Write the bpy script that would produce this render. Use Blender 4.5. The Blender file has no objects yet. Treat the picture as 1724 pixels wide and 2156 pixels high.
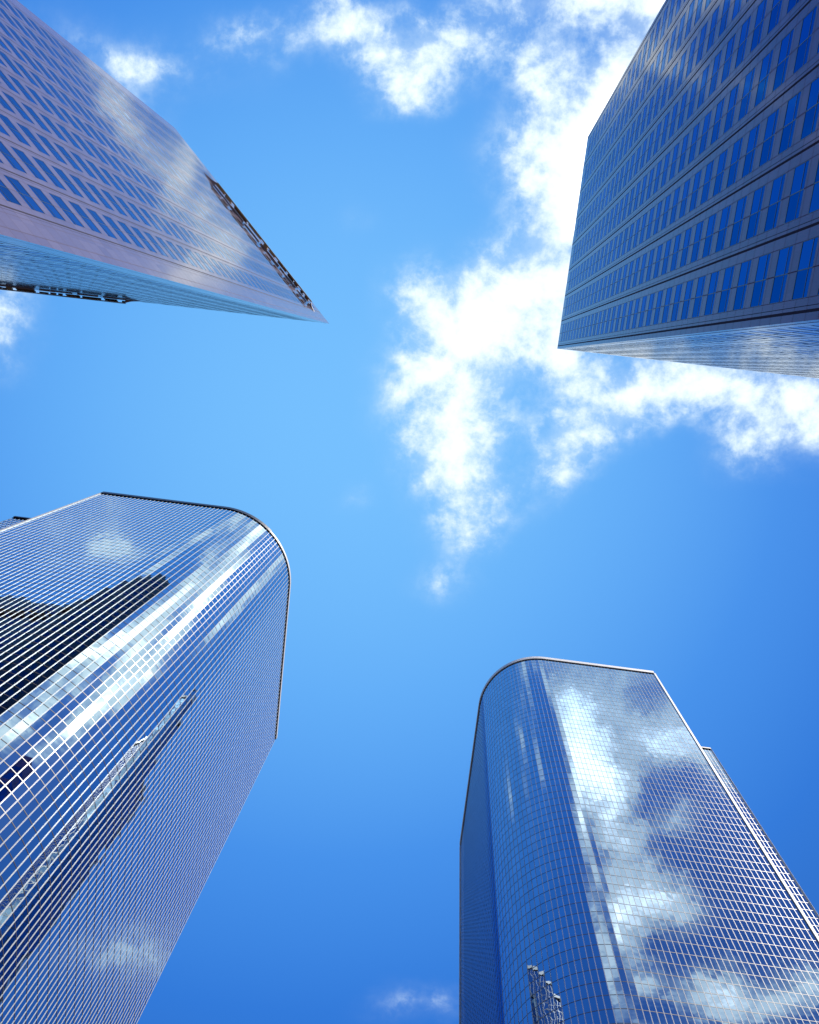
import bpy, math, random
from mathutils import Vector, Matrix
random.seed(11)
scene = bpy.context.scene
COL = scene.collection
EYE = 1.6

# ------------------------------------------------------------------ camera
F, CX, CY = 1750.0, 862.0, 1078.0               # focal length and centre of a 1724 px wide frame
ZEN = Vector((970.0 - CX, 757.0 - CY, F)).normalized()
E1 = (Vector((1, 0, 0)) - ZEN.x * ZEN).normalized()
E2 = ZEN.cross(E1)
HEAD = math.radians(6.4767)
ch, sh = math.cos(HEAD), math.sin(HEAD)
def cam_to_world(r):
    a, b, c = r.dot(E1), r.dot(E2), r.dot(ZEN)
    return Vector((ch * a + sh * b, -sh * a + ch * b, c))
W_RIGHT = cam_to_world(Vector((1, 0, 0)))
W_DOWN = cam_to_world(Vector((0, 1, 0)))
W_FWD = cam_to_world(Vector((0, 0, 1)))
cam_data = bpy.data.cameras.new("camera")
cam = bpy.data.objects.new("camera", cam_data)
COL.objects.link(cam)
M = Matrix((W_RIGHT, -W_DOWN, -W_FWD)).transposed().to_4x4()
M.translation = Vector((0, 0, EYE))
cam.matrix_world = M
cam_data.sensor_fit = 'HORIZONTAL'
cam_data.sensor_width = 36.0
cam_data.lens = 36.0 * F / 1724.0
cam_data.clip_start = 0.1
cam_data.clip_end = 20000
scene.camera = cam

def project(p):
    v = Vector(p) - Vector((0, 0, EYE))
    z = v.dot(W_FWD)
    if z < 1: return None
    return (CX + F * v.dot(W_RIGHT) / z, CY + F * v.dot(W_DOWN) / z)
def quad_area(ps):
    """picture area of a quad if it lies inside the frame, else 0"""
    q = [project(p) for p in ps]
    if any(a is None for a in q): return 0
    cx = sum(a[0] for a in q) / 4; cy = sum(a[1] for a in q) / 4
    if not (0 < cx < 1724 and 0 < cy < 2156): return 0
    s = 0
    for i in range(4):
        a, b = q[i], q[(i + 1) % 4]
        s += a[0] * b[1] - a[1] * b[0]
    return s / 2

# ------------------------------------------------------------------ materials
def new_mat(name):
    m = bpy.data.materials.new(name); m.use_nodes = True
    nt = m.node_tree
    return m, nt, nt.nodes['Principled BSDF']
def nd(nt, kind, **kw):
    n = nt.nodes.new(kind)
    for k, v in kw.items(): setattr(n, k, v)
    return n
def math_(nt, op, a, b=None, c=None, clamp=False):
    n = nt.nodes.new('ShaderNodeMath'); n.operation = op; n.use_clamp = clamp
    for i, v in enumerate((a, b, c)):
        if v is None: continue
        if isinstance(v, (int, float)): n.inputs[i].default_value = v
        else: nt.links.new(v, n.inputs[i])
    return n.outputs[0]
def mix_col(nt, fac, a, b, blend='MIX'):
    n = nt.nodes.new('ShaderNodeMix'); n.data_type = 'RGBA'; n.blend_type = blend
    for s, v in ((0, fac), (6, a), (7, b)):
        if isinstance(v, (int, float)): n.inputs[s].default_value = v
        elif isinstance(v, tuple): n.inputs[s].default_value = (*v, 1) if len(v) == 3 else v
        else: nt.links.new(v, n.inputs[s])
    return n.outputs[2]

BAY, FLOOR = 5.44, 3.96
def granite_material(name, lo, hi, ior, tint=(1, 1, 1)):
    m, nt, b = new_mat(name)
    uv = nd(nt, 'ShaderNodeUVMap', uv_map='facade')
    sp = nd(nt, 'ShaderNodeSeparateXYZ'); nt.links.new(uv.outputs[0], sp.inputs[0])
    u, v = sp.outputs[0], sp.outputs[1]
    def line(coord, pitch, off, w):
        s = math_(nt, 'ADD', coord, pitch * 0.5 - off)
        f = math_(nt, 'FLOORED_MODULO', s, pitch)
        d = math_(nt, 'ABSOLUTE', math_(nt, 'SUBTRACT', f, pitch * 0.5))
        return math_(nt, 'LESS_THAN', d, w * 0.5)
    deep = math_(nt, 'MAXIMUM', line(u, BAY, 0.0, 0.20), line(u, BAY, 0.34, 0.05))
    fine = math_(nt, 'MAXIMUM', line(v, FLOOR / 2, 0.45, 0.06), line(u, BAY, BAY / 2, 0.08))
    fine = math_(nt, 'MAXIMUM', fine, line(u, BAY, 0.86, 0.05))
    fine = math_(nt, 'MAXIMUM', fine, line(u, BAY, BAY - 0.86, 0.05))
    # one tone per slab
    cu = math_(nt, 'FLOOR', math_(nt, 'DIVIDE', u, BAY / 4))
    cv = math_(nt, 'FLOOR', math_(nt, 'DIVIDE', math_(nt, 'SUBTRACT', v, 0.45), FLOOR / 2))
    cmb = nd(nt, 'ShaderNodeCombineXYZ'); nt.links.new(cu, cmb.inputs[0]); nt.links.new(cv, cmb.inputs[1])
    wn = nd(nt, 'ShaderNodeTexWhiteNoise', noise_dimensions='2D'); nt.links.new(cmb.outputs[0], wn.inputs['Vector'])
    tc = nd(nt, 'ShaderNodeTexCoord')
    big = nd(nt, 'ShaderNodeTexNoise'); big.inputs['Scale'].default_value = 0.05; big.inputs['Detail'].default_value = 5
    nt.links.new(tc.outputs['Object'], big.inputs['Vector'])
    grain = nd(nt, 'ShaderNodeTexNoise'); grain.inputs['Scale'].default_value = 9; grain.inputs['Detail'].default_value = 3
    nt.links.new(tc.outputs['Object'], grain.inputs['Vector'])
    c = mix_col(nt, wn.outputs['Value'], lo, hi)
    c = mix_col(nt, math_(nt, 'MULTIPLY', big.outputs[0], 0.5), c, tuple(x * 0.8 for x in lo))
    c = mix_col(nt, math_(nt, 'MULTIPLY', grain.outputs[0], 0.35), c, tuple(x * 0.6 for x in lo))
    c = mix_col(nt, math_(nt, 'MULTIPLY', fine, 0.65), c, (0.06, 0.04, 0.07))
    c = mix_col(nt, math_(nt, 'MULTIPLY', deep, 0.9), c, (0.025, 0.02, 0.035))
    nt.links.new(c, b.inputs['Base Color'])
    b.inputs['Roughness'].default_value = 0.16
    b.inputs['IOR'].default_value = ior
    b.inputs['Specular Tint'].default_value = (*tint, 1)
    groove = math_(nt, 'MAXIMUM', deep, fine)
    nt.links.new(math_(nt, 'SUBTRACT', 0.5, math_(nt, 'MULTIPLY', groove, 0.45)), b.inputs['Specular IOR Level'])
    r = math_(nt, 'ADD', 0.04, math_(nt, 'MULTIPLY', groove, 0.6))
    r = math_(nt, 'ADD', r, math_(nt, 'MULTIPLY', wn.outputs['Value'], 0.05))
    nt.links.new(r, b.inputs['Roughness'])
    # slabs are never perfectly flat
    wob = nd(nt, 'ShaderNodeTexNoise'); wob.inputs['Scale'].default_value = 0.35; wob.inputs['Detail'].default_value = 2
    nt.links.new(tc.outputs['Object'], wob.inputs['Vector'])
    bp = nd(nt, 'ShaderNodeBump'); bp.inputs['Strength'].default_value = 0.3; bp.inputs['Distance'].default_value = 0.006
    nt.links.new(wob.outputs[0], bp.inputs['Height']); nt.links.new(bp.outputs[0], b.inputs['Normal'])
    return m

def mirror_glass(name, col, rough=0.02, scale=0.8, dist=0.006, var=0.12, edge=(1, 1, 1)):
    m, nt, b = new_mat(name)
    geo = nd(nt, 'ShaderNodeNewGeometry')
    rnd = geo.outputs['Random Per Island']
    c = mix_col(nt, rnd, tuple(x * (1 - var) for x in col), tuple(min(1, x * (1 + var)) for x in col))
    nt.links.new(c, b.inputs['Base Color'])
    b.inputs['Metallic'].default_value = 1.0
    b.inputs['Specular Tint'].default_value = (*edge, 1)
    b.inputs['Roughness'].default_value = rough
    tc = nd(nt, 'ShaderNodeTexCoord')
    n1 = nd(nt, 'ShaderNodeTexNoise'); n1.inputs['Scale'].default_value = scale
    n1.inputs['Detail'].default_value = 1.5
    off = nd(nt, 'ShaderNodeVectorMath', operation='ADD')
    nt.links.new(tc.outputs['Object'], off.inputs[0])
    cmb = nd(nt, 'ShaderNodeCombineXYZ'); nt.links.new(math_(nt, 'MULTIPLY', rnd, 9.0), cmb.inputs[2])
    nt.links.new(cmb.outputs[0], off.inputs[1]); nt.links.new(off.outputs[0], n1.inputs['Vector'])
    bp = nd(nt, 'ShaderNodeBump'); bp.inputs['Strength'].default_value = 1.0; bp.inputs['Distance'].default_value = dist
    nt.links.new(n1.outputs[0], bp.inputs['Height']); nt.links.new(bp.outputs[0], b.inputs['Normal'])
    return m

def plain(name, col, rough=0.5, metal=0.0, noise=0.25, scale=1.5):
    m, nt, b = new_mat(name)
    tc = nd(nt, 'ShaderNodeTexCoord')
    n = nd(nt, 'ShaderNodeTexNoise'); n.inputs['Scale'].default_value = scale; n.inputs['Detail'].default_value = 4
    nt.links.new(tc.outputs['Object'], n.inputs['Vector'])
    c = mix_col(nt, n.outputs[0], tuple(x * (1 - noise) for x in col), tuple(min(1, x * (1 + noise)) for x in col))
    nt.links.new(c, b.inputs['Base Color'])
    b.inputs['Roughness'].default_value = rough; b.inputs['Metallic'].default_value = metal
    return m

GRANITE_L = granite_material("pinkish_granite", (0.27, 0.22, 0.31), (0.37, 0.30, 0.38), 1.6)
GRANITE_R = granite_material("purplish_granite", (0.17, 0.075, 0.24), (0.24, 0.11, 0.30), 1.36, (0.5, 0.6, 1.0))
WIN_GLASS_L = mirror_glass("window_glass", (0.15, 0.24, 0.38), 0.03, 0.5, 0.006, 0.3, (0.80, 0.90, 1.0))
WIN_GLASS_SHADE = mirror_glass("window_glass_painted_shade", (0.03, 0.05, 0.10), 0.03, 0.5, 0.006, 0.25, (0.30, 0.50, 0.85))  # same windows on the shaded side, the shade painted into their tint
GRANITE_SHADE = granite_material("granite_painted_shade", (0.055, 0.035, 0.04), (0.075, 0.045, 0.05), 1.4, (0.5, 0.72, 1.0))  # left tower's granite with the shade of one side put into its colour
CURTAIN_SHADE = mirror_glass("curtain_wall_glass_painted_shade", (0.15, 0.21, 0.33), 0.012, 0.4, 0.009, 0.06, (0.34, 0.50, 0.80))  # shaded side's glass, its dark reflection painted into the tint
FIN_R = plain("silver_aluminium", (0.62, 0.64, 0.68), 0.35, 0.0, 0.06)
FIN_SHADE = plain("aluminium_painted_shade", (0.22, 0.24, 0.30), 0.35, 0.0, 0.06)  # same fins on the shaded side, darkened in colour to paint that shade
WIN_GLASS_R = mirror_glass("window_glass", (0.045, 0.11, 0.27), 0.03, 0.5, 0.006, 0.4, (0.34, 0.54, 0.88))
CURTAIN_L = mirror_glass("silver_curtain_wall_glass", (0.52, 0.64, 0.70), 0.012, 0.4, 0.009, 0.05, (0.80, 0.90, 1.0))
CURTAIN_R = mirror_glass("blue_curtain_wall_glass", (0.40, 0.50, 0.60), 0.012, 0.4, 0.009, 0.06, (0.48, 0.66, 0.90))
FIN = plain("light_aluminium", (0.86, 0.87, 0.88), 0.35, 0.0, 0.06)
TRANSOM = plain("dark_aluminium", (0.085, 0.085, 0.11), 0.35, 0.0, 0.1)
CAPW = plain("white_coping", (0.90, 0.88, 0.84), 0.5, 0.0, 0.05)
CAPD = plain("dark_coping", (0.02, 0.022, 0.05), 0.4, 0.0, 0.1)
FRAME = plain("bronze_window_frame", (0.05, 0.07, 0.10), 0.35, 0.3, 0.1)
ROOF = plain("roof_membrane", (0.22, 0.21, 0.20), 0.9)
CROWN_DARK = plain("crown_dark_steel", (0.035, 0.022, 0.018), 0.6, 0.0, 0.5)
CROWN_TAN = plain("crown_tan_steel", (0.55, 0.38, 0.20), 0.55, 0.0, 0.3, 0.6)
CROWN_BROWN = plain("crown_brown_panel", (0.20, 0.09, 0.04), 0.6, 0.0, 0.5, 0.8)
CROWN_SILL = plain("crown_pinkish_sill", (0.36, 0.27, 0.30), 0.4, 0.0, 0.3, 0.5)
ASPHALT = plain("asphalt", (0.05, 0.05, 0.052), 0.9, 0.0, 0.3, 0.8)
PAVING = plain("paving", (0.10, 0.095, 0.09), 0.85, 0.0, 0.15, 0.6)
PAINT = plain("road_paint", (0.75, 0.74, 0.70), 0.7, 0.0, 0.1)

# ------------------------------------------------------------------ mesh helpers
class MB:
    def __init__(s): s.v = []; s.f = []; s.uv = []
    def quad(s, a, b, c, d, uv=None):
        i = len(s.v); s.v += [tuple(a), tuple(b), tuple(c), tuple(d)]; s.f.append((i, i + 1, i + 2, i + 3))
        s.uv += uv if uv else [(0.45, 1.3)] * 4
    def poly(s, pts):
        i = len(s.v); s.v += [tuple(p) for p in pts]; s.f.append(tuple(range(i, i + len(pts))))
        s.uv += [(0.45, 1.3)] * len(pts)
    def fbox(s, O, u, n, u0, u1, n0, n1, z0, z1, back=False, ends=True, uoff=0.0):
        """box in a facade frame: O origin, u along, n outward; uv = (metres along, height)"""
        def P(a, b, z): return (O[0] + u[0] * a + n[0] * b, O[1] + u[1] * a + n[1] * b, z)
        U0, U1 = u0 - uoff, u1 - uoff
        s.quad(P(u0, n1, z0), P(u1, n1, z0), P(u1, n1, z1), P(u0, n1, z1), [(U0, z0), (U1, z0), (U1, z1), (U0, z1)])
        s.quad(P(u0, n0, z0), P(u1, n0, z0), P(u1, n1, z0), P(u0, n1, z0))
        s.quad(P(u0, n1, z1), P(u1, n1, z1), P(u1, n0, z1), P(u0, n0, z1))
        if ends in (True, 'a'):
            s.quad(P(u0, n0, z0), P(u0, n1, z0), P(u0, n1, z1), P(u0, n0, z1))
        if ends in (True, 'b'):
            s.quad(P(u1, n1, z0), P(u1, n0, z0), P(u1, n0, z1), P(u1, n1, z1))
        if back:
            s.quad(P(u1, n0, z0), P(u0, n0, z0), P(u0, n0, z1), P(u1, n0, z1))
    def make(s, name, mat, parent=None, loc=None):
        me = bpy.data.meshes.new(name)
        me.from_pydata(s.v, [], s.f)
        l = me.uv_layers.new(name='facade')
        flat = [c for p in s.uv for c in p]
        l.data.foreach_set('uv', flat)
        me.materials.append(mat); me.validate(); me.update()
        o = bpy.data.objects.new(name, me); COL.objects.link(o)
        if parent is not None: o.parent = parent
        if loc is not None: o.location = loc
        return o
def empty(name, label, cat, loc=(0, 0, 0), group=None):
    o = bpy.data.objects.new(name, None); COL.objects.link(o)
    o.location = loc; o['label'] = label; o['category'] = cat
    if group: o['group'] = group
    return o
def sub(a, b): return (a[0] - b[0], a[1] - b[1])
def norm(a):
    l = math.hypot(*a); return (a[0] / l, a[1] / l)

# ------------------------------------------------------------------ granite towers
WIN_U0, WIN_U1 = 0.86, BAY - 0.86          # window opening within a bay
WIN_Z0, WIN_Z1 = 1.15, 3.60                # window opening within a floor
WN = -0.014                                  # glass set back

def local(pts, c): return [(p[0] - c[0], p[1] - c[1]) for p in pts]

def granite_tower(name, label, corners, H, margins, crowns, crown_h=11.5, SC=1.0, granite=None, wglass=None, shade=None):
    """corners: plan, ordered so that outward normal of side i is to its right"""
    cx = sum(p[0] for p in corners) / len(corners); cy = sum(p[1] for p in corners) / len(corners)
    root = empty(name, label, "skyscraper", (cx, cy, 0), None)
    BAY_, FLOOR_ = BAY * SC, FLOOR * SC
    C = local(corners, (cx, cy))
    panes = []; n_side = len(C)
    for i in range(n_side):
        wall = MB()
        A, B = C[i], C[(i + 1) % n_side]
        L = math.hypot(*sub(B, A)); u = norm(sub(B, A)); n = (u[1], -u[0])
        mg = margins[i]
        nb = max(1, round((L - 2 * mg) / BAY_)); pitch = (L - 2 * mg) / nb
        k = pitch / BAY
        cr = None; CRW = crowns.get(i)                   # (start, end) metres where the top is an open crown
        Hc = H - crown_h
        def add(u0, u1, z0, z1, n0=-0.4, ends=True):
            segs = [(u0, u1, z0, z1)]
            if cr and z1 > Hc and u1 > cr[0] and u0 < cr[1]:
                segs = []
                if z0 < Hc: segs.append((u0, u1, z0, Hc))
                zz = max(z0, Hc)
                if u0 < cr[0]: segs.append((u0, cr[0], zz, z1))
                if u1 > cr[1]: segs.append((cr[1], u1, zz, z1))
            for (a, b, c, d) in segs:
                # uv squeezed to the shader's bay
                j = len(wall.uv)
                wall.fbox(A, u, n, a, b, n0, 0.0, c, d, ends=ends, uoff=mg)
                for q in range(j, j + 4):
                    wall.uv[q] = (wall.uv[q][0] / k, (wall.uv[q][1] - off_v) / SC)
        nf = int(H / FLOOR_); off_v = H - nf * FLOOR_
        # corner piers and piers between bays
        add(0.0, mg + WIN_U0 * k, 0, H, -0.02, ends='b')
        add(L - mg - WIN_U0 * k, L, 0, H, -0.02, ends='a')
        for b in range(1, nb):
            x = mg + b * pitch
            add(x - WIN_U0 * k, x + WIN_U0 * k, 0, H)
        for b in range(nb):
            x = mg + b * pitch
            zprev = 0.0
            for f in range(nf):
                zb = off_v + f * FLOOR_
                z0, z1 = zb + (WIN_Z0 - 0.35) * SC, zb + (WIN_Z1 - 0.35) * SC
                if z1 > H - 1.2 or (cr and z1 > Hc - 0.4 and x + pitch > cr[0] and x < cr[1]): break
                add(x + WIN_U0 * k, x + WIN_U1 * k, zprev, z0, ends=False)
                zprev = z1
                panes.append((i, A, u, n, x + WIN_U0 * k, x + WIN_U1 * k, z0, z1))
            add(x + WIN_U0 * k, x + WIN_U1 * k, zprev, H, ends=False)
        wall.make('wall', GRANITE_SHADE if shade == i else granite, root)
    # roof slab
    rf = MB(); rf.poly([(p[0], p[1], H - 0.6) for p in reversed(C)])
    rf.make('roof', ROOF, root)
    # backing, so that no light comes through
    def P3(A, u, n, a, b, z): return (A[0] + u[0] * a + n[0] * b, A[1] + u[1] * a + n[1] * b, z)
    scored = []
    for j, (i, A, u, n, u0, u1, z0, z1) in enumerate(panes):
        q = [P3(A, u, n, a, WN, z) for a, z in ((u0, z0), (u1, z0), (u1, z1), (u0, z1))]
        ar = quad_area([(p[0] + cx, p[1] + cy, p[2]) for p in q])
        # facing the eye?
        m = (A[0] + cx, A[1] + cy)
        face = -(m[0] * n[0] + m[1] * n[1])
        scored.append((abs(ar) if face > 0 else 0, j))
    scored.sort(reverse=True)
    big = set(j for a, j in scored[:100] if a > 0)
    rest_g, rest_f = [MB() for _ in range(n_side)], [MB() for _ in range(n_side)]
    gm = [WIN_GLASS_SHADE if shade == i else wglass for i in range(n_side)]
    def glass(mb, A, u, n, u0, u1, z0, z1, O=(0, 0, 0)):
        um = (u0 + u1) / 2; zt = z0 + 0.27 * (z1 - z0)
        for a, b in ((u0, um), (um, u1)):
            for c, d in ((z0, zt), (zt, z1)):
                t = [random.uniform(-0.003, 0.003) for _ in range(3)]
                q = [P3(A, u, n, a, WN + t[0], c), P3(A, u, n, b, WN + t[1], c),
                     P3(A, u, n, b, WN + t[1] + t[2], d), P3(A, u, n, a, WN + t[0] + t[2], d)]
                mb.quad(*[tuple(x - o for x, o in zip(p, O)) for p in q])
    def frame(mb, A, u, n, u0, u1, z0, z1, O=(0, 0, 0), full=True):
        i0 = len(mb.v)
        um = (u0 + u1) / 2; zt = z0 + 0.27 * (z1 - z0)
        d = -0.002
        mb.fbox(A, u, n, um - 0.035, um + 0.035, WN - 0.01, d, z0, z1)
        mb.fbox(A, u, n, u0, u1, WN - 0.012, d + 0.001, zt - 0.035, zt + 0.035)
        if full:
            mb.fbox(A, u, n, u0, u1, WN - 0.01, d + 0.004, z0, z0 + 0.035)
            mb.fbox(A, u, n, u0, u1, WN - 0.01, d + 0.004, z1 - 0.06, z1)
            mb.fbox(A, u, n, u0, u0 + 0.035, WN - 0.01, d + 0.003, z0, z1)
            mb.fbox(A, u, n, u1 - 0.035, u1, WN - 0.01, d + 0.003, z0, z1)
        for q in range(i0, len(mb.v)): mb.v[q] = tuple(x - o for x, o in zip(mb.v[q], O))
    for j, (i, A, u, n, u0, u1, z0, z1) in enumerate(panes):
        if j in big:
            O = P3(A, u, n, (u0 + u1) / 2, WN, (z0 + z1) / 2)
            g = MB(); glass(g, A, u, n, u0, u1, z0, z1, O); w = g.make('window', gm[i], root, O)
            fr = MB(); frame(fr, A, u, n, u0, u1, z0, z1, O); fr.make('window_frame', FRAME, w)
        else:
            glass(rest_g[i], A, u, n, u0, u1, z0, z1); frame(rest_f[i], A, u, n, u0, u1, z0, z1, full=True)
    for i in range(n_side):
        w = rest_g[i].make('window', gm[i], root); w['kind'] = 'stuff'
        f = rest_f[i].make('window_frame', FRAME, w); f['kind'] = 'stuff'
    # open ledge carried on brackets just below the roof edge
    for i, (c0, c1) in crowns.items():
        A, B = C[i], C[(i + 1) % n_side]
        L = math.hypot(*sub(B, A)); u = norm(sub(B, A)); n = (u[1], -u[0])
        zb = H - crown_h; OUT = 1.0
        led = bpy.data.objects.new('roof_ledge', None); COL.objects.link(led); led.parent = root
        x = c0
        while x < c1:
            e = min(c1, x + random.uniform(5, 12)); rail = MB()
            rail.fbox(A, u, n, x, e - 0.12, OUT - 0.16, OUT + random.uniform(0.0, 0.05), zb, zb + 0.5, back=True); x = e
            rail.make('outer_rail', CROWN_TAN, led)
        rim = MB(); rim.fbox(A, u, n, c0, c1, OUT + 0.05, OUT + 0.12, zb + 0.1, zb + 0.6, back=True); rim.make('rim', CROWN_DARK, led)
        x = c0
        while x < c1:
            w_ = random.uniform(2.5, 7); e = min(c1, x + w_); sill = MB()
            sill.fbox(A, u, n, x, e, 0.004, random.uniform(0.16, 0.34), zb + 0.03, zb + 0.5)
            sill.make('wall_bracket', CROWN_SILL, led)
            x += w_ + random.choice((0.02, 0.02, 0.6, 1.4))
        x = c0; cnt = 0
        while x < c1 - 0.4:
            w_ = random.choice((0.8, 1.2, 2.0, 3.0, 4.5))
            e = min(c1, x + w_); bk = MB()
            mat = random.choice((CROWN_DARK, CROWN_BROWN, CROWN_BROWN, CROWN_BROWN, CROWN_TAN)) if w_ > 1 else CROWN_DARK
            dz = cnt % 3 * 0.02; cnt += 1
            bk.fbox(A, u, n, x, e, 0.36 + random.uniform(0, 0.2), OUT - 0.18, zb + 0.06 + dz, zb + 0.9 + dz, back=True)
            if random.random() < 0.6:
                bk.fbox(A, u, n, x + 0.2, e + 0.3, 0.30, 0.55, zb + 0.14 + dz, zb + 0.8 + dz, back=True)
            bk.make('soffit_panel', mat, led)
            x = e + random.choice((0.5, 0.8, 1.3, 0.4))
        # tapering end pieces
        for (p0, p1) in ((c0, c0 - (2.2 if abs(c0 - L) > abs(c0) and abs(c0) < 8 else 4.0)), (c1, c1 + (2.2 if abs(L - c1) < 8 else 4.0))):
            tp = MB()
            def Q(a, b, z): return (A[0] + u[0] * a + n[0] * b, A[1] + u[1] * a + n[1] * b, z)
            tp.poly([Q(p0, 0.01, zb + 0.05), Q(p0, OUT * 0.85, zb + 0.05), Q(p0 + (p1 - p0) * 0.35, OUT * 0.4, zb + 0.05), Q(p1, 0.01, zb + 0.05)])
            tp.poly([Q(p0, OUT * 0.85, zb + 0.05), Q(p0, OUT * 0.85, zb + 0.4), Q(p0 + (p1 - p0) * 0.35, OUT * 0.4, zb + 0.4), Q(p0 + (p1 - p0) * 0.35, OUT * 0.4, zb + 0.05)])
            tp.poly([Q(p0 + (p1 - p0) * 0.35, OUT * 0.4, zb + 0.05), Q(p0 + (p1 - p0) * 0.35, OUT * 0.4, zb + 0.4), Q(p1, 0.01, zb + 0.4), Q(p1, 0.01, zb + 0.05)])
            tp.make('end_piece', CROWN_SILL, led)
    return root

def pl(x, y, H): return (x * (H - EYE), y * (H - EYE))
H_TL, H_TR, H_BL, H_BR = 220.0, 172.0, 176.0, 229.0

# left granite tower: a parallelogram with a 45 degree knife corner
A_, B_ = pl(-0.1595, -0.0238, H_TL), pl(-0.3585, -0.2228, H_TL)
LEN = 96.0
tl_corners = [B_, A_, (A_[0] - LEN, A_[1]), (B_[0] - LEN, B_[1])]
def orient(c):
    """order so that right-hand normals (u.y,-u.x) point outward"""
    s = 0
    for i in range(len(c)):
        a, b = c[i], c[(i + 1) % len(c)]
        s += a[0] * b[1] - a[1] * b[0]
    return c if s > 0 else list(reversed(c))
L_D = math.hypot(*sub(A_, B_))
tl = orient(tl_corners)
def side_index(c, p, q):
    for i in range(len(c)):
        if c[i] == p and c[(i + 1) % len(c)] == q: return i, False
        if c[i] == q and c[(i + 1) % len(c)] == p: return i, True
C_ = tl_corners[2]
iD, flipD = side_index(tl, A_, B_)
iT, flipT = side_index(tl, A_, C_)
def span(L, s0, s1, flip): return (L - s1, L - s0) if flip else (s0, s1)
cr_x = (0.385 - 0.1595) * (H_TL - EYE)
marg = [3.7] * 4
crowns = {iD: span(L_D, 0.085 * L_D, 0.665 * L_D, flipD), iT: span(LEN, cr_x, LEN - 3.0, flipT)}
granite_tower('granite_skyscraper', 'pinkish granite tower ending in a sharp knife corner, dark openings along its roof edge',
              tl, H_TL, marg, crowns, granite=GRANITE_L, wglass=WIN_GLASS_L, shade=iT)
# right granite tower
a = pl(0.1104, -0.0250, H_TR); b = pl(0.1080, -0.2590, H_TR); b = (a[0], b[1])
W = 60.0
tr = orient([a, b, (b[0] + W, b[1]), (a[0] + W, a[1])])
granite_tower('granite_skyscraper', 'dark bluish purple granite tower with solid roof edge and right angled corner',
              tr, H_TR, [0.55] * 4, {}, SC=0.905, granite=GRANITE_R, wglass=WIN_GLASS_R)

# ------------------------------------------------------------------ curved glass towers
def arc(cx, cy, r, a0, a1, step):
    n = max(2, round(abs(a1 - a0) * r / step))
    return [(cx + r * math.cos(a0 + (a1 - a0) * i / n), cy + r * math.sin(a0 + (a1 - a0) * i / n)) for i in range(n + 1)]
def line(p, q, step):
    L = math.hypot(*sub(q, p)); n = max(1, round(L / step))
    return [(p[0] + (q[0] - p[0]) * i / n, p[1] + (q[1] - p[1]) * i / n) for i in range(n + 1)]
def path(*segs):
    out = []
    for s in segs:
        for p in s:
            if not out or math.hypot(*sub(p, out[-1])) > 0.05: out.append(p)
    return out

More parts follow.
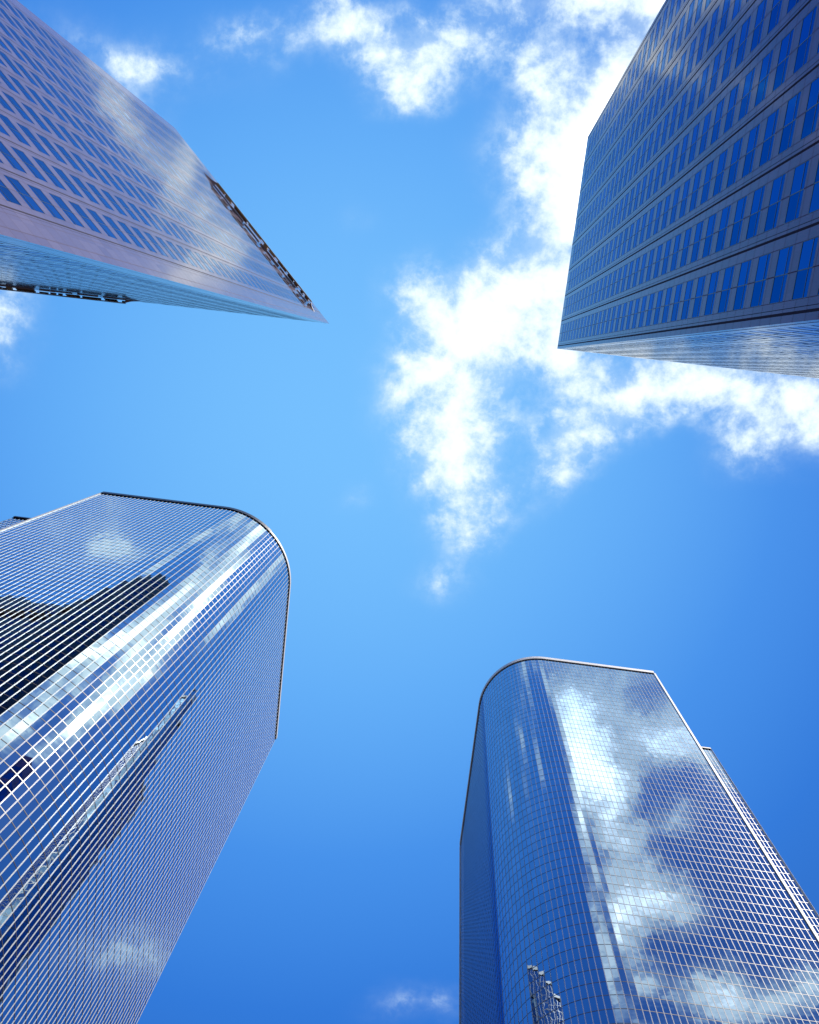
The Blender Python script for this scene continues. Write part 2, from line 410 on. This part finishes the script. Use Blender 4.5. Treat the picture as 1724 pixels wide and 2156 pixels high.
def curtain(root, pts, H, row, zlow, fin_mat, tr_mat, glass, cap=None, fin_w=0.11, fin_d=0.025, budget=100, trims=(), cap_h=1.3, cap_over=0.35, dark_to=0):
    """curtain wall along an open plan path (outward = right-hand side)"""
    n = len(pts)
    T = []
    for i in range(n):
        a = pts[max(0, i - 1)]; b = pts[min(n - 1, i + 1)]
        u = norm(sub(b, a)); T.append((u, (u[1], -u[0])))
    rows = int((H - zlow) / row)
    zs = [H - row * k for k in range(rows + 1)]
    g, f = [], []
    for i in range(n - 1):
        a, b = pts[i], pts[i + 1]
        u = norm(sub(b, a)); nn = (u[1], -u[0])
        wa = (a[0] + root.location[0], a[1] + root.location[1])
        face = -(wa[0] * nn[0] + wa[1] * nn[1]) > 0
        for k in range(rows):
            z1, z0 = zs[k], zs[k + 1]
            q = [(a[0], a[1], z0), (b[0], b[1], z0), (b[0], b[1], z1), (a[0], a[1], z1)]
            ar = abs(quad_area([(p[0] + root.location[0], p[1] + root.location[1], p[2]) for p in q])) if face else 0
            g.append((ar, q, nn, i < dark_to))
    order = sorted(range(len(g)), key=lambda j: -g[j][0])
    big = set(order[:budget]); rest = MB(); restd = MB()
    def tilt(q, nn):
        t = [random.gauss(0, 0.0010) for _ in range(3)]
        d = [t[0], t[1], t[1] + t[2], t[0] + t[2]]
        return [(p[0] + nn[0] * e, p[1] + nn[1] * e, p[2]) for p, e in zip(q, d)]
    for j, (ar, q, nn, dk) in enumerate(g):
        q = tilt(q, nn)
        if j in big and ar > 0:
            O = q[0]; m = MB(); m.quad(*[tuple(x - o for x, o in zip(p, O)) for p in q])
            m.make('glass_pane', CURTAIN_SHADE if dk else glass, root, O)
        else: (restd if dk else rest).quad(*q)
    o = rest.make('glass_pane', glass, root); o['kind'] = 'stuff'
    if restd.f: o = restd.make('glass_pane', CURTAIN_SHADE, root); o['kind'] = 'stuff'
    # vertical mullions, each a pair of fins with a gap
    fins = []
    for i in range(n):
        u, nn = T[i]
        w = (pts[i][0] + root.location[0], pts[i][1] + root.location[1])
        face = -(w[0] * nn[0] + w[1] * nn[1])
        a = project((w[0], w[1], H)); b = project((w[0], w[1], H * 0.45))
        inside = 0
        for k in range(12):
            p = project((w[0], w[1], H * (1 - 0.07 * k)))
            if p and 0 < p[0] < 1724 and 0 < p[1] < 2156: inside += 1
        fins.append(((inside if face > 0 else 0), i))
    fins.sort(reverse=True)
    own = set(i for s, i in fins[:100] if s > 0); restf = MB()
    for i in range(n):
        u, nn = T[i]
        mb = MB() if i in own else restf
        hw = fin_w / 2
        P0 = pts[i] if i not in own else (0.0, 0.0)
        mb.fbox(P0, u, nn, -hw, -0.018, -0.03, fin_d, zlow, H - 0.02)
        mb.fbox(P0, u, nn, 0.018, hw, -0.03, fin_d, zlow, H - 0.02)
        if i in own: mb.make('mullion', FIN_SHADE if i < dark_to else fin_mat, root, (pts[i][0], pts[i][1], 0))
    if restf.f:
        o = restf.make('mullion', fin_mat, root); o['kind'] = 'stuff'
    # one transom for each row, broken at the mullions
    nrow = 0
    for k in range(1, rows + 1):
        z = zs[k]; mb = MB()
        for i in range(n - 1):
            a, b = pts[i], pts[i + 1]; u = norm(sub(b, a)); nn = (u[1], -u[0]); L = math.hypot(*sub(b, a))
            mb.fbox(a, u, nn, hw, L - hw, -0.02, 0.018, -0.05, 0.05, ends=False)
        mb.make('transom', tr_mat, root, (0, 0, z))
    if cap:
        for (i0, i1, mat, hh) in cap:
            mb = MB()
            for i in range(i0, min(i1, n - 1)):
                a, b = pts[i], pts[i + 1]
                na, nb2 = T[i][1], T[i + 1][1]
                def Q(p, m_, d, z): return (p[0] + m_[0] * d, p[1] + m_[1] * d, z)
                za, zb = H + 0.05, H + 0.05 + hh
                o1 = cap_over
                mb.quad(Q(a, na, o1, za), Q(b, nb2, o1, za), Q(b, nb2, o1, zb), Q(a, na, o1, zb))
                mb.quad(Q(a, na, -0.5, za), Q(b, nb2, -0.5, za), Q(b, nb2, o1, za), Q(a, na, o1, za))
                mb.quad(Q(a, na, o1, zb), Q(b, nb2, o1, zb), Q(b, nb2, -0.5, zb), Q(a, na, -0.5, zb))
                if i == i0: mb.quad(Q(a, na, -0.5, za), Q(a, na, o1, za), Q(a, na, o1, zb), Q(a, na, -0.5, zb))
                if i == min(i1, n - 1) - 1: mb.quad(Q(b, nb2, o1, za), Q(b, nb2, -0.5, za), Q(b, nb2, -0.5, zb), Q(b, nb2, o1, zb))
            mb.make('coping', mat, root)
        # solid dark strip below the coping, painting the shade of a gap
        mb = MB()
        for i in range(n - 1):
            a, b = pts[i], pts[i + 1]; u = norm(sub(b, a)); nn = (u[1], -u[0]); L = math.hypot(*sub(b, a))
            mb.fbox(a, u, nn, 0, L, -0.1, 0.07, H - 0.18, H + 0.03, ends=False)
        mb.make('gap_shade_strip', CAPD, root)
    for (p, nn, w, d, mat) in trims:
        u = (-nn[1], nn[0]); mb = MB()
        mb.fbox(p, u, nn, -w / 2, w / 2, -0.2, d, zlow, H, back=True)
        mb.make('corner_trim', mat, root)

def L2(pts, c): return [(p[0] - c[0], p[1] - c[1]) for p in pts]

# lower left tower
def S(x, y, H): return pl(x, y, H)
H = H_BL; STEP = 0.00495 * H; ROW = 0.01155 * H
c0 = S(-0.4257, 0.2140, H); c1 = S(-0.27, 0.2140, H); r = 0.0905 * (H - EYE)
cc = (c1[0], c1[1] + r); c2 = (c1[0] + r, c1[1] + r); c3 = (c2[0], 0.5104 * (H - EYE))
back = c3[1] + 0.0
org = ((c0[0] + c3[0]) / 2, (c0[1] + c3[1]) / 2)
gl = empty('glass_skyscraper', 'curved mirror glass tower reflecting a dark building, roof edge partly black and partly white', 'skyscraper', (org[0], org[1], 0))
seg1 = line(c0, c1, STEP); seg2 = arc(cc[0], cc[1], r, -math.pi / 2, 0, STEP); seg3 = line(c2, c3, STEP)
pts = path(seg1, seg2, seg3)
nw = 5
wing0 = S(-0.5367, 0.2590, H)
cut = len(seg1) + int(len(seg2) * 0.42)
curtain(gl, L2(pts, org), H, ROW, 4.0, FIN, TRANSOM, CURTAIN_L, cap=[(0, cut, CAPD, 1.5), (cut, 9999, CAPW, 0.95)], budget=100,
        trims=[(sub(c0, org), (-1, 0), 0.3, 0.15, FIN)], cap_over=0.22)
rf = MB(); rp = L2(pts + [(c0[0], c3[1])], org); rf.poly([(p[0], p[1], H - 0.4) for p in rp]); rf.make('roof', ROOF, gl)
# plain back walls
bk = MB(); q = L2([c3, (c0[0], c3[1]), c0], org)
for a, b in ((q[0], q[1]), (q[1], q[2])): bk.quad((a[0], a[1], 0), (b[0], b[1], 0), (b[0], b[1], H), (a[0], a[1], H))
bk.make('back_wall', CURTAIN_L, gl)
# stepped wing
wp = path(line((wing0[0], wing0[1] + 40), wing0, STEP), line(wing0, (c0[0], wing0[1]), STEP))
class Sub: pass
def wing_part(root, pts, H, row, glass, finm, trm, capm, name, label=None, trims=()):
    w = bpy.data.objects.new(name, None); COL.objects.link(w); w.parent = root
    n = len(pts)
    g = MB(); fn = MB(); tm = MB()
    rows = int((H - 4) / row)
    for i in range(n - 1):
        a, b = pts[i], pts[i + 1]; u = norm(sub(b, a)); nn = (u[1], -u[0]); L = math.hypot(*sub(b, a))
        fn.fbox(a, u, nn, -0.05, 0.05, -0.03, 0.05, 4, H - 0.02)
        for k in range(rows):
            z1 = H - row * k; z0 = z1 - row
            t = [random.gauss(0, 0.002) for _ in range(3)]
            g.quad((a[0] + nn[0] * t[0], a[1] + nn[1] * t[0], z0), (b[0] + nn[0] * t[1], b[1] + nn[1] * t[1], z0),
                   (b[0] + nn[0] * (t[1] + t[2]), b[1] + nn[1] * (t[1] + t[2]), z1), (a[0] + nn[0] * (t[0] + t[2]), a[1] + nn[1] * (t[0] + t[2]), z1))
            tm.fbox(a, u, nn, 0.05, L - 0.05, -0.02, 0.035, z0 - 0.055, z0 + 0.055, ends=False)
    gg = g.make('glazing', glass, w); fn.make('mullions', finm, w); tm.make('transoms', trm, w)
    cp = MB()
    for i in range(n - 1):
        a, b = pts[i], pts[i + 1]; u = norm(sub(b, a)); nn = (u[1], -u[0]); L = math.hypot(*sub(b, a))
        cp.fbox(a, u, nn, 0, L, -0.4, 0.3, H + 0.02, H + 0.7)
    cp.make('coping', capm, w)
    for (p, nn, ww, d, mat) in trims:
        u = (-nn[1], nn[0]); mb = MB()
        mb.fbox(p, u, nn, -ww / 2, ww / 2, -0.2, d, 4, H, back=True); mb.make('corner_trim', mat, w)
    return w
wing_part(gl, L2(wp, org), H, ROW, CURTAIN_L, TRANSOM, TRANSOM, CAPD, 'wing')

# lower right tower
H = H_BR; STEP = 0.00417 * H; ROW = 0.01071 * H
e0 = S(0.2871, 0.3555, H); e1 = S(0.150, 0.3555, H); r = 0.0725 * (H - EYE)
ec = (e1[0], e1[1] + r); e2 = (e1[0] - r, e1[1] + r); e3 = (e2[0], 0.6248 * (H - EYE))
org = ((e0[0] + e3[0]) / 2, (e0[1] + e3[1]) / 2)
gr = empty('glass_skyscraper', 'curved blue mirror glass tower with white coping all along its roof edge', 'skyscraper', (org[0], org[1], 0))
s3 = line(e3, e2, STEP); s2 = arc(ec[0], ec[1], r, math.pi, 1.5 * math.pi, STEP); s1 = line(e1, e0, STEP)
pts = path(s3, s2, s1)
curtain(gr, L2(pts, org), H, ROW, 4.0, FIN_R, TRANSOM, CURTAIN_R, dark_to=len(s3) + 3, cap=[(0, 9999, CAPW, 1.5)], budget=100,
        trims=[(sub(e0, org), (1, 0), 0.45, 0.30, CAPW), (sub((e3[0], e3[1] + 0.3), org), (-1, 0), 0.3, 0.25, FIN)], cap_over=0.28)
rf = MB(); rp = L2(pts + [(e0[0], e3[1])], org); rf.poly([(p[0], p[1], H - 0.4) for p in rp]); rf.make('roof', ROOF, gr)
bk = MB(); q = L2([e0, (e0[0], e3[1]), e3], org)
for a, b in ((q[0], q[1]), (q[1], q[2])): bk.quad((a[0], a[1], 0), (b[0], b[1], 0), (b[0], b[1], H), (a[0], a[1], H))
bk.make('back_wall', CURTAIN_R, gr)
w1 = S(0.3735, 0.4455, H)
wp = path(line((e0[0], w1[1]), w1, STEP), line(w1, (w1[0], w1[1] + 30), STEP))
wing_part(gr, L2(wp, org), H, ROW, CURTAIN_R, FIN, TRANSOM, CAPD, 'wing', trims=[(sub(w1, org), (0.7071, -0.7071), 0.35, 0.25, CAPW)])

# ------------------------------------------------------------------ ground
def sheet(name, x0, x1, y0, y1, z, mat):
    mb = MB(); mb.quad((x0, y0, z), (x1, y0, z), (x1, y1, z), (x0, y1, z)); o = mb.make(name, mat); o['kind'] = 'structure'; return o
sheet('ground', -6000, 6000, -6000, 6000, 0.0, PAVING)
sheet('road', -16, 8, -6000, 6000, 0.004, ASPHALT)
sheet('crossing_road', -6000, -16, 8, 26, 0.004, ASPHALT)
sheet('crossing_road', 8, 6000, 8, 26, 0.004, ASPHALT)

# ------------------------------------------------------------------ sun and sky
SUN_EL = math.radians(56); SUN_DIR = Vector((0.80 * math.cos(SUN_EL), -0.60 * math.cos(SUN_EL), math.sin(SUN_EL)))
sl = bpy.data.lights.new("sun", 'SUN'); sl.energy = 5.0; sl.angle = math.radians(0.5); sl.color = (1.0, 0.93, 0.84)
so = bpy.data.objects.new("sun", sl); COL.objects.link(so)
so.rotation_euler = SUN_DIR.to_track_quat('Z', 'Y').to_euler()
so.location = (0, 0, 400)

world = bpy.data.worlds.new("World"); scene.world = world; world.use_nodes = True
nt = world.node_tree
bg = nt.nodes['Background']; bg.inputs['Strength'].default_value = 0.1
sky = nd(nt, 'ShaderNodeTexSky', sky_type='NISHITA'); sky.sun_disc = False
sky.sun_elevation = SUN_EL
sky.sun_rotation = math.atan2(SUN_DIR.x, SUN_DIR.y)
sky.altitude = 100; sky.air_density = 1.0; sky.dust_density = 0.6; sky.ozone_density = 2.0
tc = nd(nt, 'ShaderNodeTexCoord')
vdir = tc.outputs['Generated']
sep = nd(nt, 'ShaderNodeSeparateXYZ'); nt.links.new(vdir, sep.inputs[0])
zc = math_(nt, 'MAXIMUM', sep.outputs[2], 0.08)
px = math_(nt, 'DIVIDE', sep.outputs[0], zc); py = math_(nt, 'DIVIDE', sep.outputs[1], zc)
pc = nd(nt, 'ShaderNodeCombineXYZ'); nt.links.new(px, pc.inputs[0]); nt.links.new(py, pc.inputs[1])
P = pc.outputs[0]
# base sky colour: brighter and paler towards a point near the zenith
axis = cam_to_world(Vector((740 - CX, 900 - CY, F)).normalized())
dt = nd(nt, 'ShaderNodeVectorMath', operation='DOT_PRODUCT'); nt.links.new(vdir, dt.inputs[0]); dt.inputs[1].default_value = axis
rmp = nd(nt, 'ShaderNodeValToRGB'); nt.links.new(dt.outputs['Value'], rmp.inputs[0])
cr = rmp.color_ramp
SKYSTOPS = [(0.0, (0.25, 1.0, 3.6)), (0.70, (0.20, 1.35, 5.4)), (0.80, (0.28, 2.0, 7.4)), (0.88, (0.62, 3.0, 8.8)), (0.95, (1.3, 4.5, 10.0)), (1.0, (1.9, 5.6, 10.6))]
el = cr.elements
SC = 10.0
el[0].position = SKYSTOPS[0][0]; el[0].color = (*[c / SC for c in SKYSTOPS[0][1]], 1)
el[1].position = SKYSTOPS[-1][0]; el[1].color = (*[c / SC for c in SKYSTOPS[-1][1]], 1)
for p_, c_ in SKYSTOPS[1:-1]:
    e = el.new(p_); e.color = (*[c / SC for c in c_], 1)
tint = nd(nt, 'ShaderNodeVectorMath', operation='SCALE'); nt.links.new(rmp.outputs[0], tint.inputs[0]); tint.inputs['Scale'].default_value = SC
# the physical sky gives a share of the light and of the gradient towards the horizon
base = mix_col(nt, 0.92, sky.outputs[0], tint.outputs[0])

# cloud layer: (x, y) on a layer overhead, in units of its height; radii; turn; weight
CLOUDS = [
    (0.0805, -0.3966, 0.1537, 0.0331, -0.089, 0.97),
    (0.1251, -0.3432, 0.0877, 0.0628, -0.093, 0.55),
    (-0.0988, -0.3223, 0.0795, 0.0587, -0.093, 0.99),
    (-0.0949, -0.2881, 0.0480, 0.0347, -0.095, 0.60),
    (-0.1758, -0.3445, 0.1010, 0.0389, -0.091, 0.60),
    (-0.2819, -0.3275, 0.0809, 0.0392, -0.092, 0.55),
    (-0.3825, -0.2809, 0.1425, 0.0402, -0.014, 0.42),
    (-0.4095, -0.2708, 0.0663, 0.0201, -0.094, 0.10),
    (-0.0270, -0.3436, 0.1100, 0.0630, -0.092, 0.65),
    (0.0473, -0.3017, 0.0714, 0.0507, 0.891, 0.70),
    (0.0676, -0.2337, 0.1008, 0.0757, -0.099, 1.12),
    (0.1152, -0.1667, 0.1017, 0.0880, -0.104, 1.30),
    (0.0720, -0.0882, 0.1202, 0.0801, -0.108, 1.17),
    (0.0058, -0.0431, 0.1165, 0.0870, -0.110, 1.08),
    (-0.0082, 0.0249, 0.1013, 0.0948, -0.114, 0.95),
    (-0.0070, 0.0815, 0.0911, 0.0854, -0.118, 0.85),
    (0.0234, 0.1415, 0.0947, 0.0872, -0.122, 0.99),
    (0.0365, 0.1990, 0.0522, 0.0534, -0.125, 0.70),
    (0.0099, 0.2690, 0.0530, 0.0548, -0.129, 0.50),
    (0.1498, 0.0629, 0.0885, 0.0626, -0.474, 0.90),
    (0.1285, 0.1112, 0.0619, 0.0460, -1.015, 0.50),
    (0.2089, 0.0111, 0.1044, 0.0608, -0.115, 0.95),
    (0.2967, 0.0064, 0.1258, 0.0549, -0.028, 1.03),
    (0.3870, 0.0181, 0.1027, 0.0720, -0.117, 0.99),
    (0.4531, -0.0062, 0.0801, 0.0713, -0.116, 0.90),
    (0.3413, 0.0684, 0.0603, 0.0395, -0.120, 0.60),
    (0.1201, -0.0230, 0.0771, 0.0711, -0.112, 0.79),
    (0.1180, -0.2538, 0.0788, 0.1302, -0.098, 1.08),
    (-0.0637, -0.0626, 0.0612, 0.0432, -0.109, 0.70),
    (-0.5591, 0.0196, 0.0653, 0.0847, -0.110, 1.00),
    (-0.5017, -0.0314, 0.0643, 0.0332, -0.108, 0.35),
    (0.0622, 0.8657, 0.1257, 0.0441, -0.361, 0.42),
    (-0.1390, -0.1402, 0.0331, 0.0315, -0.104, 0.20),
    (-0.1127, 0.1759, 0.0351, 0.0354, -0.123, 0.28),
    (0.2700, -0.3300, 0.1000, 0.0700, 0.000, 0.88),
    (0.2000, -0.4200, 0.0900, 0.1000, 0.000, 2.00),
    (0.1700, -0.5500, 0.0800, 0.1200, 0.000, 2.20),
    (0.1000, -0.6200, 0.1000, 0.1000, 0.000, 1.90),
    (0.0200, -0.8000, 0.1400, 0.1300, 0.000, 2.00),
    (0.2400, -0.7400, 0.1000, 0.1000, 0.000, 1.70),
    (0.1600, -0.2900, 0.0800, 0.0700, 0.000, 2.30),
    (0.3100, -0.2900, 0.1000, 0.0700, 0.000, 2.40),
    (0.3800, -0.2800, 0.0800, 0.0600, 0.000, 2.20),
    (0.3600, -0.4000, 0.1100, 0.0700, 0.000, 1.90),
    (0.3100, -0.4400, 0.1000, 0.0500, 0.000, 1.25),
    (0.4200, -0.4600, 0.0900, 0.0700, 0.000, 1.12),
    (0.3500, -0.5400, 0.0500, 0.0500, 0.000, 1.00),
    (0.2300, -0.4900, 0.0900, 0.0700, 0.000, 1.38),
    (0.3500, -0.6600, 0.0900, 0.0500, -0.500, 1.50),
    (0.2900, -0.7000, 0.0800, 0.0600, 0.000, 1.38),
    (0.3300, -0.7800, 0.1000, 0.0500, 0.000, 1.12),
    (0.4500, -0.7900, 0.1000, 0.0500, 0.000, 1.38),
    (0.5600, -0.7600, 0.0800, 0.0500, 0.000, 1.38),
    (0.6000, -0.8600, 0.1000, 0.0500, 0.000, 1.00),
    (0.4400, -0.9000, 0.1600, 0.0600, 0.000, 1.50),
    (0.2500, -0.9200, 0.1400, 0.0800, 0.000, 1.50),
    (0.5300, -0.3600, 0.1200, 0.1200, 0.000, 2.10),
    (0.5200, -0.2300, 0.0900, 0.0900, 0.000, 1.80),
    (0.5700, -0.4800, 0.0900, 0.0700, 0.000, 1.38),
    (0.4500, -0.2500, 0.0600, 0.0500, 0.000, 0.75),
    (-0.4800, -0.2800, 0.1600, 0.0800, 0.000, 0.40),
    (-0.4000, -0.2200, 0.0600, 0.0500, 0.000, 0.30),
    (0.3600, 0.8600, 0.1600, 0.0800, 0.300, 0.50),
    (0.3000, -0.5800, 0.0500, 0.0400, 0.000, 0.50),
    (-0.2300, -0.4100, 0.1400, 0.0350, 0.660, 1.00),
    (0.2500, -0.3700, 0.0500, 0.0500, 0.000, 0.30),
    (0.1200, -0.4500, 0.0500, 0.1000, 0.000, 0.60),
    (0.2600, -0.5600, 0.2200, 0.0500, -1.150, 1.50),
    (0.5300, -0.3400, 0.2000, 0.0700, -0.600, 0.70),
    (0.4900, -0.8000, 0.1000, 0.0400, 0.200, 0.80),
]
#END
acc = None
warpn = nd(nt, 'ShaderNodeTexNoise'); warpn.inputs['Scale'].default_value = 9.0; warpn.inputs['Detail'].default_value = 5; warpn.inputs['Roughness'].default_value = 0.6
nt.links.new(P, warpn.inputs['Vector'])
wsub = nd(nt, 'ShaderNodeVectorMath', operation='SUBTRACT'); nt.links.new(warpn.outputs['Color'], wsub.inputs[0]); wsub.inputs[1].default_value = (0.5, 0.5, 0.5)
wsc = nd(nt, 'ShaderNodeVectorMath', operation='SCALE'); nt.links.new(wsub.outputs[0], wsc.inputs[0]); wsc.inputs['Scale'].default_value = 0.09
wadd = nd(nt, 'ShaderNodeVectorMath', operation='ADD'); nt.links.new(P, wadd.inputs[0]); nt.links.new(wsc.outputs[0], wadd.inputs[1])
PW = wadd.outputs[0]
for (x, y, rx, ry, rot, wgt) in CLOUDS:
    rx *= 1.32; ry *= 1.32
    mp = nd(nt, 'ShaderNodeMapping', vector_type='TEXTURE')
    mp.inputs['Location'].default_value = (x, y, 0); mp.inputs['Rotation'].default_value = (0, 0, rot); mp.inputs['Scale'].default_value = (rx, ry, 1)
    nt.links.new(PW, mp.inputs['Vector'])
    # flatten z
    gt = nd(nt, 'ShaderNodeTexGradient', gradient_type='QUADRATIC_SPHERE'); nt.links.new(mp.outputs[0], gt.inputs[0])
    v_ = math_(nt, 'MULTIPLY', gt.outputs['Fac'], wgt)
    acc = v_ if acc is None else math_(nt, 'ADD', acc, v_)
fb = nd(nt, 'ShaderNodeTexNoise'); fb.inputs['Scale'].default_value = 12.5; fb.inputs['Detail'].default_value = 11; fb.inputs['Roughness'].default_value = 0.6; fb.inputs['Distortion'].default_value = 0.25
nt.links.new(P, fb.inputs['Vector'])
fine = nd(nt, 'ShaderNodeTexNoise'); fine.inputs['Scale'].default_value = 34.0; fine.inputs['Detail'].default_value = 8; fine.inputs['Roughness'].default_value = 0.65
nt.links.new(P, fine.inputs['Vector'])
# scattered clouds away from the zenith
rad = nd(nt, 'ShaderNodeVectorMath', operation='LENGTH'); nt.links.new(P, rad.inputs[0])
far = nd(nt, 'ShaderNodeMapRange', interpolation_type='SMOOTHSTEP'); nt.links.new(rad.outputs['Value'], far.inputs[0])
far.inputs[1].default_value = 1.2; far.inputs[2].default_value = 1.6
big = nd(nt, 'ShaderNodeTexNoise'); big.inputs['Scale'].default_value = 3.2; big.inputs['Detail'].default_value = 3
nt.links.new(P, big.inputs['Vector'])
bigm = nd(nt, 'ShaderNodeMapRange'); nt.links.new(big.outputs[0], bigm.inputs[0]); bigm.inputs[1].default_value = 0.47; bigm.inputs[2].default_value = 0.66
gen = math_(nt, 'MULTIPLY', math_(nt, 'MULTIPLY', far.outputs[0], bigm.outputs[0]), 0.9)
acc = math_(nt, 'ADD', acc, gen) if acc is not None else gen
nz = math_(nt, 'ADD', math_(nt, 'MULTIPLY', math_(nt, 'SUBTRACT', fb.outputs[0], 0.5), 2.9), math_(nt, 'MULTIPLY', math_(nt, 'SUBTRACT', fine.outputs[0], 0.5), 1.6))
has = nd(nt, 'ShaderNodeMapRange', interpolation_type='SMOOTHSTEP'); nt.links.new(acc, has.inputs[0]); has.inputs[1].default_value = 0.02; has.inputs[2].default_value = 0.5
den = math_(nt, 'ADD', acc, math_(nt, 'MULTIPLY', nz, has.outputs[0]))
cov = nd(nt, 'ShaderNodeMapRange', interpolation_type='SMOOTHSTEP'); nt.links.new(den, cov.inputs[0])
cov.inputs[1].default_value = -0.02; cov.inputs[2].default_value = 1.15
thick = nd(nt, 'ShaderNodeMapRange'); nt.links.new(den, thick.inputs[0]); thick.inputs[1].default_value = 0.45; thick.inputs[2].default_value = 1.9
ccol = mix_col(nt, thick.outputs[0], (7.2, 9.2, 10.8), (12.6, 13.2, 13.6))
veil = nd(nt, 'ShaderNodeMapRange', interpolation_type='SMOOTHSTEP')
nt.links.new(math_(nt, 'ADD', acc, math_(nt, 'MULTIPLY', math_(nt, 'MULTIPLY', nz, has.outputs[0]), 0.45)), veil.inputs[0])
veil.inputs[1].default_value = 0.0; veil.inputs[2].default_value = 1.0; veil.inputs[4].default_value = 0.55
glow = nd(nt, 'ShaderNodeMapRange'); nt.links.new(den, glow.inputs[0])
glow.inputs[1].default_value = 1.3; glow.inputs[2].default_value = 2.6; glow.inputs[3].default_value = 1.0; glow.inputs[4].default_value = 2.6
gsc = nd(nt, 'ShaderNodeVectorMath', operation='SCALE'); nt.links.new(ccol, gsc.inputs[0]); nt.links.new(glow.outputs[0], gsc.inputs['Scale'])
ccol = gsc.outputs[0]
cv = math_(nt, 'MAXIMUM', cov.outputs[0], veil.outputs[0])
full = mix_col(nt, cv, base, ccol)
nt.links.new(full, bg.inputs['Color'])

scene.view_settings.view_transform = 'Standard'
scene.view_settings.look = 'None'
scene.view_settings.exposure = 0
scene.cycles.max_bounces = 8
scene.cycles.glossy_bounces = 5
scene.cycles.diffuse_bounces = 3
scene.cycles.caustics_reflective = False
scene.cycles.sample_clamp_indirect = 4
